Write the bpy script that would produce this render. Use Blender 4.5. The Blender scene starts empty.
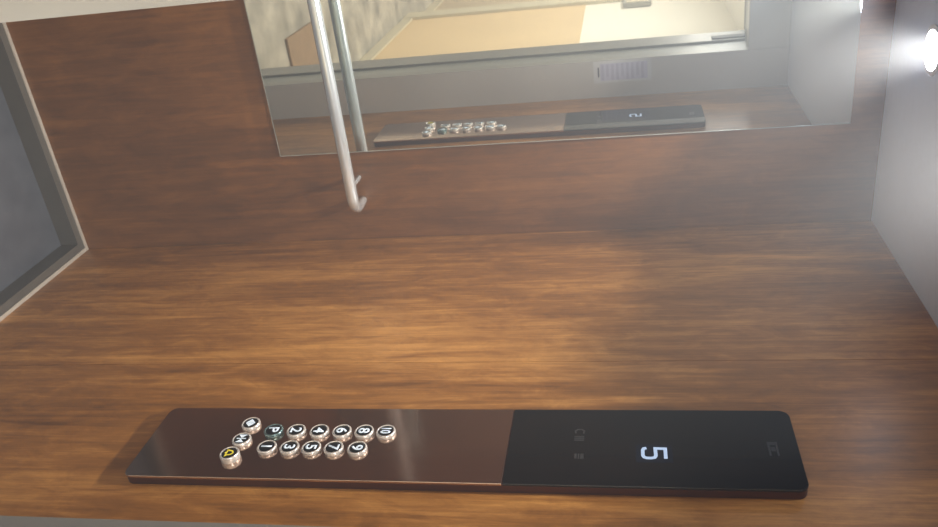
import bpy, bmesh, math, random
from mathutils import Vector, Matrix
random.seed(7)
GLARE_VEIL = .1
sc = bpy.context.scene
COL = sc.collection
H = 2.097            # car ceiling
D = 1.127            # inner face of the front return
D2 = 1.175           # outer face of the front return
JX = -0.1345          # free edge of the right return
LX = -0.800          # edge of the left leaf
FR0 = -1.42
HD = 1.963           # underside of the door header
WX = -0.93           # left wall of the car

# ------------------------------------------------------------------ materials
def lin(c):
    return tuple((v/12.92 if v <= .04045 else ((v+.055)/1.055)**2.4) for v in [x/255 for x in c]) + (1,)

def new_mat(name):
    m = bpy.data.materials.new(name); m.use_nodes = True
    nt = m.node_tree
    return m, nt, nt.nodes['Principled BSDF']

def plain(name, rgb, rough=.5, metal=0, noise=0, nscale=20, coat=0, spec=.5, bump=0):
    m, nt, b = new_mat(name)
    b.inputs['Roughness'].default_value = rough
    b.inputs['Metallic'].default_value = metal
    b.inputs['Coat Weight'].default_value = coat
    b.inputs['Specular IOR Level'].default_value = spec
    c = lin(rgb)
    tc = nt.nodes.new('ShaderNodeTexCoord')
    n = nt.nodes.new('ShaderNodeTexNoise'); n.inputs['Scale'].default_value = nscale
    n.inputs['Detail'].default_value = 6
    nt.links.new(tc.outputs['Object'], n.inputs['Vector'])
    r = nt.nodes.new('ShaderNodeValToRGB')
    k = noise
    r.color_ramp.elements[0].position = .3; r.color_ramp.elements[1].position = .7
    r.color_ramp.elements[0].color = tuple(v*(1-k) for v in c[:3])+(1,)
    r.color_ramp.elements[1].color = tuple(min(1, v*(1+k)) for v in c[:3])+(1,)
    nt.links.new(n.outputs['Fac'], r.inputs['Fac'])
    nt.links.new(r.outputs['Color'], b.inputs['Base Color'])
    if bump:
        bp = nt.nodes.new('ShaderNodeBump'); bp.inputs['Strength'].default_value = bump
        bp.inputs['Distance'].default_value = .002
        nt.links.new(n.outputs['Fac'], bp.inputs['Height']); nt.links.new(bp.outputs['Normal'], b.inputs['Normal'])
    return m

def emit(name, rgb, strength):
    m, nt, b = new_mat(name)
    b.inputs['Base Color'].default_value = lin(rgb)
    b.inputs['Emission Color'].default_value = lin(rgb)
    b.inputs['Emission Strength'].default_value = strength
    return m

def wood_mat(name, dark, mid, light, seed=0.):
    m, nt, b = new_mat(name)
    N = nt.nodes.new; L = nt.links.new
    tc = N('ShaderNodeTexCoord')
    def mapping(s, loc=(0, 0, 0)):
        mp = N('ShaderNodeMapping'); mp.inputs['Scale'].default_value = s
        mp.inputs['Location'].default_value = (loc[0]+seed, loc[1]+seed, loc[2])
        L(tc.outputs['Object'], mp.inputs['Vector']); return mp.outputs['Vector']
    def noise(vec, scale, detail, dist=0, rough=.55):
        n = N('ShaderNodeTexNoise'); n.inputs['Scale'].default_value = scale
        n.inputs['Detail'].default_value = detail; n.inputs['Distortion'].default_value = dist
        n.inputs['Roughness'].default_value = rough
        L(vec, n.inputs['Vector']); return n.outputs['Fac']
    broad = noise(mapping((7, 7, .9)), 1.0, 4, .9)         # wide soft figure along the height
    streak = noise(mapping((62, 62, 3.2), (3, 1, 2)), 1.0, 7, .8, .68)
    fine = noise(mapping((260, 260, 7), (5, 2, 1)), 1.0, 4, .1, .6)
    blotch = noise(mapping((26, 26, 9), (9, 4, 3)), 1.0, 7, .9, .72)
    def mix(a, bb, f):
        x = N('ShaderNodeMix'); x.data_type = 'FLOAT'; x.inputs[0].default_value = f
        L(a, x.inputs[2]); L(bb, x.inputs[3]); return x.outputs[0]
    v = mix(mix(broad, streak, .42), mix(blotch, fine, .3), .38)
    r = N('ShaderNodeValToRGB'); e = r.color_ramp.elements
    e[0].position = .39; e[0].color = lin(dark)
    e[1].position = .62; e[1].color = lin(light)
    x = e.new(.50); x.color = lin(mid)
    L(v, r.inputs['Fac']); L(r.outputs['Color'], b.inputs['Base Color'])
    b.inputs['Roughness'].default_value = .46
    b.inputs['Specular IOR Level'].default_value = .5
    b.inputs['Coat Weight'].default_value = .25
    b.inputs['Coat Roughness'].default_value = .3
    bp = N('ShaderNodeBump'); bp.inputs['Strength'].default_value = .12; bp.inputs['Distance'].default_value = .001
    L(fine, bp.inputs['Height']); L(bp.outputs['Normal'], b.inputs['Normal'])
    return m

def brushed(name, rgb, rough, along='z', noise=.12, aniso=0.):
    m, nt, b = new_mat(name)
    N = nt.nodes.new; L = nt.links.new
    tc = N('ShaderNodeTexCoord'); mp = N('ShaderNodeMapping')
    mp.inputs['Scale'].default_value = {'z': (300, 300, 3), 'y': (300, 3, 300), 'x': (3, 300, 300)}[along]
    L(tc.outputs['Object'], mp.inputs['Vector'])
    n = N('ShaderNodeTexNoise'); n.inputs['Scale'].default_value = 1; n.inputs['Detail'].default_value = 3
    L(mp.outputs['Vector'], n.inputs['Vector'])
    r = N('ShaderNodeMapRange'); r.inputs['To Min'].default_value = rough*(1-noise); r.inputs['To Max'].default_value = rough*(1+noise)
    L(n.outputs['Fac'], r.inputs['Value']); L(r.outputs['Result'], b.inputs['Roughness'])
    b.inputs['Metallic'].default_value = aniso or 1
    b.inputs['Base Color'].default_value = lin(rgb)
    return m

M = {}
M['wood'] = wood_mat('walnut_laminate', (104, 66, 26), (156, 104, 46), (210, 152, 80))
M['wood_dim'] = wood_mat('walnut_laminate_dimmed', (86, 53, 22), (116, 73, 32), (148, 98, 47), 4.3)  # same laminate darkened: the back wall's dimmer light is put into the colour
M['gap'] = plain('joint_shadow', (40, 24, 14), .8)
M['ceiling'] = plain('ceiling_panel', (216, 226, 244), .55, noise=.02, nscale=60)
M['steel'] = brushed('satin_steel', (188, 184, 178), .34, 'z')
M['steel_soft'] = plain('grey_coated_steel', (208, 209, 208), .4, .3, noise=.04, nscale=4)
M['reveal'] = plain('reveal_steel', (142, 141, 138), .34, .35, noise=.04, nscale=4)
M['trimmetal'] = plain('aluminium_trim', (196, 191, 182), .35, .25)
M['skirt'] = plain('dark_skirting', (104, 102, 98), .3, .25, noise=.06)
M['rail'] = brushed('polished_tube', (232, 242, 248), .17, 'x', .12, .72)
M['mirror'] = plain('mirror_silver', (226, 230, 226), .015, 1, noise=0)
M['mirroredge'] = plain('mirror_edge', (170, 172, 164), .2, .3)
M['face'] = brushed('stainless_brushed_plate', (188, 164, 150), .12, 'z', .3, 1)  # stainless plate, warm tint of the reflected wood put into its colour
M['body'] = plain('panel_edge_reflection', (96, 62, 44), .3, .7)  # brown is the wood mirrored in the metal side, painted as base colour
M['glass'] = plain('black_glass', (14, 12, 12), .03, noise=.1, spec=.5)
M['chrome'] = plain('button_chrome', (246, 244, 240), .2, .62, noise=.02)
M['chrome_teal'] = plain('button_chrome_teal', (128, 156, 158), .2, .7, noise=.03)
M['cap'] = plain('button_cap_black', (14, 16, 18), .25)
M['numeral'] = emit('numeral_white', (214, 228, 240), .5)
M['yellow'] = emit('symbol_yellow', (232, 216, 62), .22)
M['digit'] = emit('digit_blue_white', (198, 222, 255), .95)
_b = M['digit'].node_tree.nodes['Principled BSDF']; _b.inputs['Coat Weight'].default_value = 1; _b.inputs['Coat IOR'].default_value = 1.8; _b.inputs['Base Color'].default_value = (.02, .03, .04, 1)
M['digitback'] = plain('display_window', (20, 25, 38), .12, spec=.35)
M['icon'] = plain('dim_icon', (46, 45, 45), .5)
M['logo'] = plain('dim_logo', (36, 35, 36), .5)
M['lens'] = emit('lamp_lens', (222, 234, 255), 115)
M['lampring'] = plain('lamp_ring_white', (225, 226, 230), .4)
M['paper'] = plain('label_paper', (214, 216, 220), .35)
M['print'] = plain('label_print', (184, 184, 208), .5)
M['printfield'] = plain('label_field', (200, 200, 222), .5)
M['printdark'] = plain('label_print_dark', (96, 98, 112), .5)
M['concrete'] = plain('lobby_stone_floor', (170, 164, 150), .5, noise=.5, nscale=6)
M['cream'] = plain('cream_wall', (246, 241, 226), .7, noise=.015, nscale=3)
M['tan'] = plain('tan_wainscot', (228, 200, 152), .6, noise=.03, nscale=3)
M['tan2'] = plain('tan_wainscot_far', (198, 180, 148), .6, noise=.03, nscale=3)
M['casing'] = plain('casing_paint', (206, 196, 168), .55)
M['mat'] = plain('tan_board', (158, 130, 98), .8, noise=.1, nscale=30)
M['switchgrey'] = plain('grey_plate', (168, 164, 152), .5)
M['gapgrey'] = plain('gap_grey', (150, 153, 150), .35, .4)
M['black'] = plain('black_rubber', (28, 30, 30), .5)

def floor_mat():
    m, nt, b = new_mat('dark_speckled_floor')
    N = nt.nodes.new; L = nt.links.new
    tc = N('ShaderNodeTexCoord')
    n = N('ShaderNodeTexNoise'); n.inputs['Scale'].default_value = 14; n.inputs['Detail'].default_value = 5
    L(tc.outputs['Object'], n.inputs['Vector'])
    r = N('ShaderNodeValToRGB'); r.color_ramp.elements[0].color = lin((76, 80, 88)); r.color_ramp.elements[1].color = lin((92, 96, 104))
    r.color_ramp.elements[0].position = .3; r.color_ramp.elements[1].position = .7
    L(n.outputs['Fac'], r.inputs['Fac'])
    v = N('ShaderNodeTexVoronoi'); v.inputs['Scale'].default_value = 42
    L(tc.outputs['Object'], v.inputs['Vector'])
    r2 = N('ShaderNodeValToRGB'); r2.color_ramp.elements[0].position = .045; r2.color_ramp.elements[1].position = .07
    r2.color_ramp.elements[0].color = (1, 1, 1, 1); r2.color_ramp.elements[1].color = (0, 0, 0, 1)
    L(v.outputs['Distance'], r2.inputs['Fac'])
    mx = N('ShaderNodeMix'); mx.data_type = 'RGBA'
    L(r2.outputs['Color'], mx.inputs[0]); L(r.outputs['Color'], mx.inputs[6]); mx.inputs[7].default_value = lin((128, 130, 134))
    L(mx.outputs[2], b.inputs['Base Color'])
    b.inputs['Roughness'].default_value = .35
    return m
M['floor'] = floor_mat()

# ------------------------------------------------------------------ helpers
def finish(name, bm, mat, parent=None, origin=None, smooth=False):
    """link a bmesh given in world coordinates as ONE object"""
    bmesh.ops.recalc_face_normals(bm, faces=bm.faces)
    if origin is None:
        origin = Vector(parent.location) if parent is not None and parent.parent is None else Vector((0, 0, 0))
        if parent is not None and parent.parent is not None:
            origin = Vector(parent.location)+Vector(parent.parent.location)
    origin = Vector(origin)
    bmesh.ops.translate(bm, verts=bm.verts, vec=-origin)
    me = bpy.data.meshes.new(name); bm.to_mesh(me); bm.free()
    if smooth:
        for p in me.polygons: p.use_smooth = True
        me.set_sharp_from_angle(angle=math.radians(35))
    me.materials.append(mat)
    o = bpy.data.objects.new(name, me); COL.objects.link(o)
    if parent is not None:
        o.parent = parent
        pw = Vector(parent.location)
        if parent.parent is not None: pw = pw+Vector(parent.parent.location)
        o.location = origin-pw
    else:
        o.location = origin
    return o

def thing(name, loc, label, cat, group=None):
    o = bpy.data.objects.new(name, None); COL.objects.link(o)
    o.location = loc; o['label'] = label; o['category'] = cat; o.empty_display_size = .05
    if group: o['group'] = group
    return o

def tag(o, label, cat, group=None):
    o['label'] = label; o['category'] = cat
    if group: o['group'] = group
    return o

def box(bm, a, b):
    x0, y0, z0 = [min(a[i], b[i]) for i in range(3)]
    x1, y1, z1 = [max(a[i], b[i]) for i in range(3)]
    v = [bm.verts.new(c) for c in ((x0, y0, z0), (x1, y0, z0), (x1, y1, z0), (x0, y1, z0), (x0, y0, z1), (x1, y0, z1), (x1, y1, z1), (x0, y1, z1))]
    fs = [bm.faces.new([v[i] for i in f]) for f in ((0, 3, 2, 1), (4, 5, 6, 7), (0, 1, 5, 4), (1, 2, 6, 5), (2, 3, 7, 6), (3, 0, 4, 7))]
    return fs

def boxes(*ab, bevel=0):
    bm = bmesh.new()
    for a, b in ab: box(bm, a, b)
    if bevel:
        bmesh.ops.bevel(bm, geom=bm.edges[:], offset=bevel, segments=2, affect='EDGES')
    return bm

def struct(name, bm, mat, label=None, smooth=False):
    o = finish(name, bm, mat, smooth=smooth); o['kind'] = 'structure'
    if label: o['label'] = label
    return o

def rounded(y0, y1, z0, z1, r, seg=8, which=(1, 1, 1, 1)):
    """outline of a rounded rectangle in (y, z); which = corners (y0z0, y1z0, y1z1, y0z1)"""
    pts = []
    cs = [(y0, z0, 180, which[0]), (y1, z0, 270, which[1]), (y1, z1, 0, which[2]), (y0, z1, 90, which[3])]
    for cy, cz, a0, w in cs:
        if not w or r <= 0:
            pts.append((cy, cz)); continue
        oy = cy+(r if cy == y0 else -r); oz = cz+(r if cz == z0 else -r)
        for k in range(seg+1):
            a = math.radians(a0+90*k/seg)
            pts.append((oy+r*math.cos(a), oz+r*math.sin(a)))
    return pts

def prism_x(bm, pts, x0, x1, bev=0):
    """extrude a (y,z) outline from x0 (room side) to x1 (wall side)"""
    n = len(pts)
    cy = sum(p[0] for p in pts)/n; cz = sum(p[1] for p in pts)/n
    rings = []
    def ring(x, inset):
        R = []
        for (y, z) in pts:
            dy, dz = y-cy, z-cz
            y2 = y-math.copysign(min(inset, abs(dy)), dy); z2 = z-math.copysign(min(inset, abs(dz)), dz)
            R.append(bm.verts.new((x, y2, z2)))
        return R
    prof = [(x1, 0), (x0+bev, 0), (x0, bev)] if bev else [(x1, 0), (x0, 0)]
    for x, i in prof: rings.append(ring(x, i))
    for a, b in zip(rings, rings[1:]):
        for k in range(n): bm.faces.new((a[k], a[(k+1) % n], b[(k+1) % n], b[k]))
    bm.faces.new(rings[0][::-1]); bm.faces.new(rings[-1])
    return bm

def lathe_x(profile, cy, cz, seg=40):
    """profile: (x, radius) pairs; axis is the wall normal (-x)"""
    bm = bmesh.new(); rings = []
    for x, r in profile:
        if r <= 1e-6:
            rings.append([bm.verts.new((x, cy, cz))]); continue
        rings.append([bm.verts.new((x, cy+r*math.cos(2*math.pi*k/seg), cz+r*math.sin(2*math.pi*k/seg))) for k in range(seg)])
    for a, b in zip(rings, rings[1:]):
        for k in range(seg):
            k2 = (k+1) % seg
            if len(a) == 1 and len(b) == 1: continue
            if len(a) == 1: bm.faces.new((a[0], b[k], b[k2]))
            elif len(b) == 1: bm.faces.new((a[k], a[k2], b[0]))
            else: bm.faces.new((a[k], a[k2], b[k2], b[k]))
    return bm

def tube(path, r, seg=24, caps=True):
    bm = bmesh.new(); rings = []
    path = [Vector(p) for p in path]
    up = Vector((0, 0, 1))
    for i, p in enumerate(path):
        t = (path[min(i+1, len(path)-1)]-path[max(i-1, 0)]).normalized()
        s = t.cross(up).normalized(); u = s.cross(t).normalized()
        rr = r[i] if isinstance(r, (list, tuple)) else r
        rings.append([bm.verts.new(p+(s*math.cos(2*math.pi*k/seg)+u*math.sin(2*math.pi*k/seg))*rr) for k in range(seg)])
    for a, b in zip(rings, rings[1:]):
        for k in range(seg): bm.faces.new((a[k], a[(k+1) % seg], b[(k+1) % seg], b[k]))
    if caps: bm.faces.new(rings[0][::-1]); bm.faces.new(rings[-1])
    return bm

# glyphs on the right wall: local x runs towards -y, local y towards +z
def wall_poly(bm, x, cy, cz, polys):
    for P in polys:
        vs = [bm.verts.new((x, cy-px, cz+py)) for px, py in P]
        f = bm.faces.new(vs)
    return bm

def thicken(bm, d):
    r = bmesh.ops.extrude_face_region(bm, geom=bm.faces[:])
    bmesh.ops.translate(bm, verts=[g for g in r['geom'] if isinstance(g, bmesh.types.BMVert)], vec=(d, 0, 0))
    return bm

def text_bm(s, size, x, cy, cz, fat=0.0, sx=1.0, depth=.0003):
    cu = bpy.data.curves.new('glyph', 'FONT'); cu.body = s; cu.size = size
    cu.align_x = 'CENTER'; cu.align_y = 'CENTER'; cu.offset = fat; cu.extrude = 0
    o = bpy.data.objects.new('glyph', cu); COL.objects.link(o)
    dg = bpy.context.evaluated_depsgraph_get()
    me = bpy.data.meshes.new_from_object(o.evaluated_get(dg))
    bpy.data.objects.remove(o); bpy.data.curves.remove(cu)
    bm = bmesh.new(); bm.from_mesh(me); bpy.data.meshes.remove(me)
    xs = [v.co.x for v in bm.verts]; ys = [v.co.y for v in bm.verts]
    mx, my = (min(xs)+max(xs))/2, (min(ys)+max(ys))/2
    for v in bm.verts:
        px, py = (v.co.x-mx)*sx, v.co.y-my
        v.co = Vector((x, cy-px, cz+py))
    return thicken(bm, depth)

# ------------------------------------------------------------------ the car
# right wall: two laminate panels with a fine open joint over a dark backing
seam = -0.565
bm = boxes(((0, seam-.0007-(D-.566)-.0, 0), (.018, seam-.0007, H)), ((0, seam+.0007, 0), (.018, .018, H)))
struct('wall_right', bm, M['wood'], 'walnut-look laminate right wall carrying the control panel')
struct('trim_1', boxes(((.0012, seam-.004, 0), (.017, seam+.004, H))), M['gap'])
struct('wall_back', boxes(((WX, .0, 0), (-.0006, .018, H))), M['wood_dim'], 'walnut-look laminate back wall with mirror and handrail')
struct('wall_left', boxes(((WX-.018, -D, 0), (WX, .018, H))), M['wood_dim'])
struct('floor', boxes(((WX, -D2, -.03), (.018, .018, 0))), M['floor'], 'dark grey speckled floor of the car')
struct('ceiling', boxes(((WX-.018, -D2, H), (.018, .018, H+.02))), M['ceiling'], 'plain pale grey ceiling of the car')
# skirting, with a pale metal ledge on top
s, e = .0553, .0305
struct('baseboard_right', boxes(((-e, -D, 0), (0, -e, s-.003))), M['skirt'], 'dark skirting along the right wall')
struct('baseboard_back', boxes(((WX, -e, 0), (0, 0, s-.003))), M['skirt'], 'dark skirting along the back wall')
struct('trim_2', boxes(((-.010, -D, s-.003), (0, -.010, s+.001)), bevel=.0008), M['trimmetal'])
struct('trim_3', boxes(((WX, -.010, s-.003), (0, 0, s+.001)), bevel=.0008), M['trimmetal'])
# front return on the right, header, left return
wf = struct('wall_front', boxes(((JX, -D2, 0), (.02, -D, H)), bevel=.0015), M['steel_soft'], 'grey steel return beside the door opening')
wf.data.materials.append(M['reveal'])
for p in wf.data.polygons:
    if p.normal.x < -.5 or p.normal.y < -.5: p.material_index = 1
struct('wall_front_left', boxes(((WX-.018, -D2, 0), (LX, -D, H)), bevel=.0015), M['steel_soft'], 'pale grey steel return at the near left')
struct('trim_4', boxes(((LX, -D2, HD), (JX-.0003, -D, H)), bevel=.001), M['steel_soft'], 'grey steel header over the opening')
struct('trim_5', boxes(((WX, FR0, -.03), (.02, -D2, 0))), M['steel'])

# landing door frame with its dark gap
FR = -1.420
struct('door_1', boxes(((-.127, -1.29, 0), (.02, -D2, HD+.05)), ((WX, -1.29, HD+.010), (-.127, -D2, 2.2))), M['gapgrey'], 'darker grey gap between the car and landing door frames')
struct('door_2', boxes(((JX, FR, 0), (.20, -1.29, 2.3)), ((-.86, FR, 1.995), (JX, -1.29, 2.3)), bevel=.002), M['reveal'], 'grey landing door frame')
struct('trim_9', boxes(((-.86, FR+.004, 1.984), (JX-.006, -1.30, 1.9955)), ((JX-.004, -1.35, 1.86), (JX+.001, -1.31, 1.99))), M['black'], 'dark seal under the landing door head')
struct('door_3', boxes(((-1.05, FR, 0), (-.86, -D2, 2.3))), M['steel_soft'])

# ------------------------------------------------------------------ mirror
mt = thing('wall_mirror', (-.47, 0, .69), 'large frameless mirror on the wooden back wall behind the handrail', 'mirror')
mx0, mx1, mz0, mz1 = -.75, -.2435, .690, 2.029
finish('mirror_glass', boxes(((mx0, -.0086, mz0), (mx1, -.0003, mz1)), bevel=.0012), M['mirror'], mt)
e1 = finish('polished_edge', boxes(((mx1-.0002, -.0088, mz0), (mx1+.0012, -.0003, mz1)), ((mx0, -.0088, mz0-.0012), (mx1+.0012, -.0003, mz0+.0002))), M['mirroredge'], mt)
e1['label'] = 'pale ground edge of the mirror'

# ------------------------------------------------------------------ handrail
RY, RZ, RR = -.076, .881, .0145
hr = thing('handrail', (-.45, 0, RZ), 'round stainless steel handrail with hooked end across the mirror', 'handrail')
path = [(-.86, RY, RZ), (-.6, RY, RZ), (-.4, RY, RZ), (-.25, RY, RZ)]
cx_, rb = -.1475, .036
for k in range(0, 13):
    a = math.radians(90*k/12)
    path.append((cx_+rb*math.sin(a), RY+rb-rb*math.cos(a), RZ))
path.append((cx_+rb, -.020, RZ)); path.append((cx_+rb, -.001, RZ))
rads = [RR]*4+[RR-.0025*k/12 for k in range(13)]+[RR-.0035, RR-.0045]
finish('tube', tube(path, rads), M['rail'], hr, smooth=True)
for bxp in (-.1735, -.70):
    b1 = finish('bracket', tube([(bxp, RY+.01, RZ), (bxp, -.030, RZ), (bxp, -.002, RZ)], [.0062, .0062, .0066], 16), M['rail'], hr, smooth=True)

# ------------------------------------------------------------------ control panel
PX = -.018
py0, py1, pz0, pz1, pk = -.918, -.7345, .695, 1.7895, 1.3425
cp = thing('control_panel', (0, -.826, pz0), 'tall brushed metal and black glass lift control panel on right wall', 'control panel')
bm = bmesh.new(); prism_x(bm, rounded(py0+.0006, py1-.0006, pz0+.0006, pz1-.0006, .016), PX+.0012, -.0002)
b_ = finish('backbox', bm, M['body'], cp, smooth=True); b_['label'] = 'metal side of the panel, brown wood reflection in its colour'
bm = bmesh.new(); prism_x(bm, rounded(py0, py1, pz0, pk-.0005, .016, which=(1, 1, 0, 0)), PX-.0004, PX+.0035, .0008)
f_ = finish('faceplate', bm, M['face'], cp, smooth=True); f_['label'] = 'brushed stainless faceplate carrying the buttons, reflected wood tint in its colour'
bm = bmesh.new(); prism_x(bm, rounded(py0, py1, pk+.0005, pz1, .016, which=(0, 0, 1, 1)), PX-.0004, PX+.0035, .0008)
g_ = finish('display_glass', bm, M['glass'], cp, smooth=True); g_['label'] = 'black glass display cover showing floor 5'
XG = PX-.0005
bm = bmesh.new(); wall_poly(bm, XG-.0001, -.843, 1.5735, [[(-.021, -.028), (.021, -.028), (.021, .028), (-.021, .028)]])
finish('display_window', bm, M['digitback'], g_)
# the digit 5 as rounded strokes, 0.026 wide and 0.038 tall
def stroke(pts, w):
    bm = bmesh.new(); n = len(pts); Lh = []; Rh = []
    for i, p in enumerate(pts):
        a = Vector(pts[max(i-1, 0)]); b = Vector(pts[min(i+1, n-1)]); q = Vector(p)
        if 0 < i < n-1:
            t1 = (q-a).normalized(); t2 = (b-q).normalized(); t = (t1+t2).normalized()
            k = 1/max(.5, t.dot(t1))
        else:
            t = (b-a).normalized(); k = 1
        nn = Vector((-t.y, t.x))*w/2*k
        Lh.append(q+nn); Rh.append(q-nn)
    return [[tuple(Lh[i]), tuple(Lh[i+1]), tuple(Rh[i+1]), tuple(Rh[i])] for i in range(n-1)]
W5, H5 = .0115, .0172
p5 = [(W5+.001, H5), (-W5+.001, H5), (-W5+.0005, .002), (.006, .0025), (.0102, .0005), (W5, -.004), (W5, -.0115), (.0095, -.0155), (.006, -H5), (-.0065, -H5), (-.0105, -.0155), (-W5, -.0115)]
bm = bmesh.new(); wall_poly(bm, XG-.0006, -.843, 1.5735, stroke(p5, .0055)); thicken(bm, .0003)
d_ = finish('floor_digit', bm, M['digit'], g_); d_['label'] = 'glowing pale blue digit 5'
# two dim icons and a dim maker's mark
bm = bmesh.new()
wall_poly(bm, XG-.0002, -.794, 1.4563, stroke([(.0035, .0065), (-.003, .0078), (-.0065, .004), (-.0065, -.003), (-.003, -.0068), (.0035, -.006)], .003))
wall_poly(bm, XG-.0002, -.8095, 1.4563, [[(-.006, -.008), (-.0025, -.008), (-.0025, .008), (-.006, .008)], [(-.0015, -.008), (.0015, -.008), (.0015, .008), (-.0015, .008)], [(.0028, -.008), (.0062, -.008), (.0062, .008), (.0028, .008)]])
i_ = finish('icon', bm, M['icon'], g_); i_['label'] = 'dim unlit symbol on the black glass, larger one'
bm = bmesh.new()
wall_poly(bm, XG-.0002, -.8524, 1.4575, [[(-.006, .002), (.006, .002), (.006, .0075), (-.006, .0075)], [(-.006, -.002), (.006, -.002), (.006, .0008), (-.006, .0008)], [(-.006, -.0075), (.006, -.0075), (.006, -.0035), (-.006, -.0035)]])
i_ = finish('icon', bm, M['icon'], g_); i_['label'] = 'dim unlit symbol on the black glass, smaller one'
bm = bmesh.new()
wall_poly(bm, XG-.0002, -.829, 1.752, [[(-.016, .0045), (.016, .0045), (.016, .0075), (-.016, .0075)], [(-.016, -.0075), (.016, -.0075), (.016, -.004), (-.016, -.004)], [(-.016, -.004), (-.008, -.004), (-.008, .0045), (-.016, .0045)], [(-.004, -.003), (.006, -.003), (.006, .0035), (-.004, .0035)]])
i_ = finish('mark', bm, M['logo'], g_); i_['label'] = 'faint grey mark near the top of the glass'

# push buttons -------------------------------------------------------------
def button_profile(h):
    x = PX-.0004
    return [(x, .0164), (x-h*.25, .0169), (x-h*.75, .0169), (x-h*.93, .0164), (x-h, .0157), (x-h-.0002, .0142), (x-h+.0006, .0134), (x-h+.0006, 0)]
def make_button(cy, cz, h, mat, label):
    cy += .0044; cz -= .0024
    b = finish('push_button', lathe_x(button_profile(h), cy, cz), mat, cp, origin=(0, cy, cz), smooth=True)
    b['label'] = label
    xc = PX-.0004-h+.0006
    c = finish('button_cap', lathe_x([(xc+.0006, .0134), (xc, .0133), (xc-.0002, .0128), (xc-.0002, 0)], cy, cz), M['cap'], b, origin=(0, cy, cz), smooth=True)
    return b, xc-.0003
def symbol(bm, mat, b, name='numeral'):
    bmesh.ops.translate(bm, verts=bm.verts, vec=(0, .0044, -.0024))
    return finish(name, bm, mat, b, origin=(0, cp.location.y+b.location.y, cp.location.z+b.location.z))
CL, CR = -.8075, -.8510
Zs = [.928, .970, 1.0125, 1.0535, 1.0935, 1.132]
for t, z in zip(['P', '2', '4', '6', '8', '10'], Zs):
    b, xs = make_button(CL, z, .0072, M['chrome_teal'] if t == 'P' else M['chrome'],
                        ('teal-tinted round button marked ' if t == 'P' else 'chrome round button marked ')+t)
    symbol(text_bm(t, 0.0265 if t != '10' else .0240, xs, CL, z, .0005, 1.05 if t != '10' else .72), M['numeral'], b)
for t, z in zip(['1', '3', '5', '7', '9'], [.9325, .9735, 1.0125, 1.052, 1.0935]):
    b, xs = make_button(CR, z, .0072, M['chrome'], 'chrome round button marked '+t)
    symbol(text_bm(t, .0265, xs, CR, z, .0005, 1.05), M['numeral'], b)
# door-open button
cy, cz = -.7895, .878
b, xs = make_button(cy, cz, .0072, M['chrome'], 'chrome round door-open button')
bm = bmesh.new(); wall_poly(bm, xs-.0003, cy, cz, [[(-.0098, 0), (-.0016, -.0080), (-.0016, .0080)], [(.0098, 0), (.0016, .0080), (.0016, -.0080)], [(-.0009, -.0082), (.0009, -.0082), (.0009, .0082), (-.0009, .0082)]]); thicken(bm, .0003)
symbol(bm, M['numeral'], b, 'symbol')
cy, cz = -.832, .8782
b, xs = make_button(cy, cz, .0072, M['chrome'], 'chrome round door-close button')
bm = bmesh.new(); wall_poly(bm, xs-.0003, cy, cz, [[(-.0016, 0), (-.0098, .0076), (-.0098, -.0076)], [(.0016, 0), (.0098, -.0076), (.0098, .0076)], [(-.0009, -.0086), (.0009, -.0086), (.0009, .0086), (-.0009, .0086)]]); thicken(bm, .0003)
symbol(bm, M['numeral'], b, 'symbol')
cy, cz = -.874, .875
b, xs = make_button(cy, cz, .0115, M['chrome'], 'chrome alarm button with a yellow bell, tallest of the buttons')
bell = [(-.0078, -.0045), (-.0055, -.002), (-.005, .0025), (-.003, .0055), (0, .0068), (.003, .0055), (.005, .0025), (.0055, -.002), (.0078, -.0045)]
bm = bmesh.new(); wall_poly(bm, xs-.0003, cy, cz, stroke(bell+[bell[0]], .0026)); wall_poly(bm, xs-.0003, cy, cz, [[(-.002, -.0058), (.002, -.0058), (.0012, -.0078), (-.0012, -.0078)]]); thicken(bm, .0003)
symbol(bm, M['yellow'], b, 'symbol')

# ------------------------------------------------------------------ certificate label on the front return
lb = thing('notice_label', (-.093, -D, 1.432), 'small white printed notice stuck upright on the grey steel return', 'label')
finish('label_sheet', boxes(((-.1320, -D, 1.432), (-.0535, -D+.0010, 1.636))), M['paper'], lb)
bm = bmesh.new()
for k in range(9):
    z = 1.46+k*.0175; box(bm, (-.121, -D+.0010, z), (-.063-.012*(k % 3 == 1), -D+.0013, z+.009))
pf = finish('print_field', boxes(((-.123, -D+.0010, 1.456), (-.062, -D+.0012, 1.622))), M['printfield'], lb)
p_ = finish('print_lines', bm, M['print'], lb); p_['label'] = 'pale lilac rows of print'
finish('print_heading', boxes(((-.111, -D+.0010, 1.447), (-.075, -D+.0013, 1.4525))), M['printdark'], lb)

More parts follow.
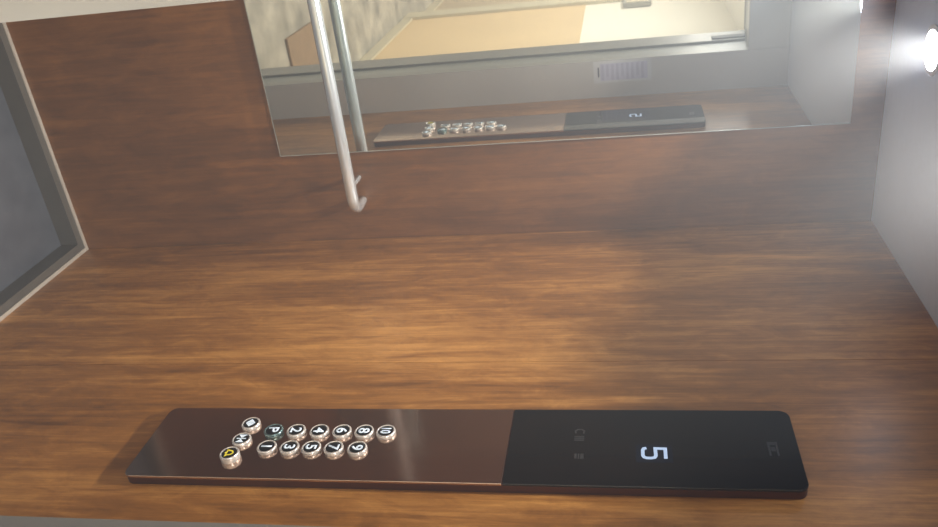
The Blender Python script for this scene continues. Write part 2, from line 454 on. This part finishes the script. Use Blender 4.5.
# ------------------------------------------------------------------ downlights
def disc_z(profile, cx, cy, seg=40):
    bm = bmesh.new(); rings = []
    for z, r in profile:
        rings.append([bm.verts.new((cx, cy, z))] if r <= 1e-6 else [bm.verts.new((cx+r*math.cos(2*math.pi*k/seg), cy+r*math.sin(2*math.pi*k/seg), z)) for k in range(seg)])
    for a, b in zip(rings, rings[1:]):
        for k in range(seg):
            k2 = (k+1) % seg
            if len(b) == 1: bm.faces.new((a[k], a[k2], b[0]))
            else: bm.faces.new((a[k], a[k2], b[k2], b[k]))
    return bm
def downlight(cx, cy, label, cone, power):
    t = thing('downlight', (cx, cy, H), label, 'light', 'downlights in the car ceiling')
    finish('trim_ring', disc_z([(H, .046), (H-.002, .046), (H-.003, .043), (H-.0025, .037), (H-.0005, .037)], cx, cy), M['lampring'], t, smooth=True)
    finish('lens', disc_z([(H-.0006, .0372), (H-.0016, .035), (H-.0022, .015), (H-.0024, 0)], cx, cy), M['lens'], t, smooth=True)
    l = bpy.data.lights.new('downlight_lamp', 'AREA'); l.energy = power; l.shape = 'DISK'; l.size = .06; l.spread = math.radians(cone)
    l.color = (1, .93, .84)
    o = bpy.data.objects.new('downlight_lamp', l); COL.objects.link(o); o.location = (cx, cy, H-.005)
    return t
downlight(-.457, -.245, 'glowing round downlight in the pale ceiling near the back wall', 86, 5.6)
downlight(-.455, -.83, 'glowing round downlight in the ceiling nearer the door opening', 86, 5.6)

# ------------------------------------------------------------------ the lobby behind the camera (seen in the mirror)
LXW = .218
struct('floor_lobby', boxes(((-2.6, -7.2, -.03), (1.2, FR0, 0))), M['concrete'], 'mottled grey stone floor of the lobby')
struct('ceiling_lobby', boxes(((-2.6, -7.2, 2.16), (1.2, FR, 2.19))), M['cream'])
struct('wall_lobby_right', boxes(((LXW, -4.0, 1.291), (LXW+.1, FR, 2.16))), M['cream'], 'cream upper wall of the lobby')
struct('trim_6', boxes(((LXW-.003, -4.0, 0), (LXW+.1, FR, 1.291))), M['tan'], 'tan lower wall of the lobby')
struct('baseboard_lobby', boxes(((LXW-.018, -4.0, 0), (LXW-.003, FR, .075)), bevel=.002), M['casing'])
struct('trim_7', boxes(((LXW-.022, -4.19, 0), (LXW+.09, -4.0, 2.16)), bevel=.004), M['casing'], 'pale casing at the end of the lobby wall')
struct('wall_lobby_far_right', boxes(((.30, -7.2, 0), (.4, -4.19, 2.16))), M['tan2'])
struct('baseboard_lobby_far', boxes(((.285, -7.2, 0), (.30, -4.19, .075))), M['casing'])
struct('wall_lobby_end', boxes(((-2.6, -7.3, 0), (.4, -7.2, 2.16))), M['cream'])
struct('wall_lobby_left', boxes(((-2.7, -7.2, 0), (-2.6, FR, 2.16))), M['cream'])
struct('wall_lobby_front', boxes(((-2.6, FR, 0), (-1.05, -1.3, 2.3))), M['cream'])
struct('trim_8', boxes(((.20, FR, 0), (LXW+.1, -1.3, 2.16))), M['cream'])

t = thing('wall_plate', (LXW, -3.9, 1.54), 'grey box mounted on the cream upper lobby wall, seen in mirror', 'wall box')
finish('housing', boxes(((LXW-.03, -4.0, 1.54), (LXW, -3.77, 1.72)), bevel=.006), M['switchgrey'], t)
finish('cover', boxes(((LXW-.034, -3.98, 1.56), (LXW-.03, -3.79, 1.70)), bevel=.001), M['casing'], t)

bm = boxes(((-.165, -2.26, 0), (.055, -1.838, .012)), bevel=.003)
o = finish('floor_mat', bm, M['mat'], origin=(-.055, -2.03, 0)); tag(o, 'flat tan rectangular mat lying on the mottled stone lobby floor', 'mat')

# ------------------------------------------------------------------ lights
def area(name, loc, target, size, power, col, sy=None):
    l = bpy.data.lights.new(name, 'AREA'); l.energy = power; l.size = size; l.color = col
    if sy: l.shape = 'RECTANGLE'; l.size_y = sy
    o = bpy.data.objects.new(name, l); COL.objects.link(o); o.location = loc
    o.rotation_euler = (Vector(target)-Vector(loc)).to_track_quat('-Z', 'Y').to_euler()
    return o
area('lobby_ceiling_lamp', (-1.2, -3.2, 2.14), (-1.2, -3.2, 0), .9, 72, (.93, .96, 1))
area('lobby_far_lamp', (-.9, -5.2, 2.14), (-.9, -5.2, 0), .9, 70, (1, .97, .92))
w = bpy.data.worlds.new('World'); sc.world = w; w.use_nodes = True
w.node_tree.nodes['Background'].inputs['Color'].default_value = (.75, .8, .9, 1)
w.node_tree.nodes['Background'].inputs['Strength'].default_value = .15

# thin scattering volume added to stand in for lens glare around the downlights
vs = w.node_tree.nodes.new('ShaderNodeVolumeScatter'); vs.inputs['Density'].default_value = GLARE_VEIL; vs.inputs['Anisotropy'].default_value = .3
vs.inputs['Color'].default_value = (.83, .91, 1, 1)
w.node_tree.links.new(vs.outputs[0], w.node_tree.nodes['World Output'].inputs['Volume'])

# ------------------------------------------------------------------ camera
cam = bpy.data.cameras.new('Camera'); co = bpy.data.objects.new('Camera', cam); COL.objects.link(co)
right = Vector((0.11651495, 0.15682942, 0.98072871)); down = Vector((0.88188822, -0.47053290, -0.02952882)); fwd = Vector((0.45683414, 0.86833365, -0.19313014))
m = Matrix((right, -down, -fwd)).transposed().to_4x4(); m.translation = Vector((-.90297512, -1.87100740, 1.54901003))
co.matrix_world = m
cam.sensor_fit = 'HORIZONTAL'; cam.sensor_width = 36; cam.lens = 829.6419*36/938; cam.clip_start = .02
sc.camera = co
sc.view_settings.view_transform = 'Standard'; sc.view_settings.look = 'None'
sc.view_settings.exposure = 0
sc.cycles.use_denoising = True
sc.cycles.max_bounces = 10; sc.cycles.diffuse_bounces = 5; sc.cycles.glossy_bounces = 6
sc.cycles.sample_clamp_indirect = 6
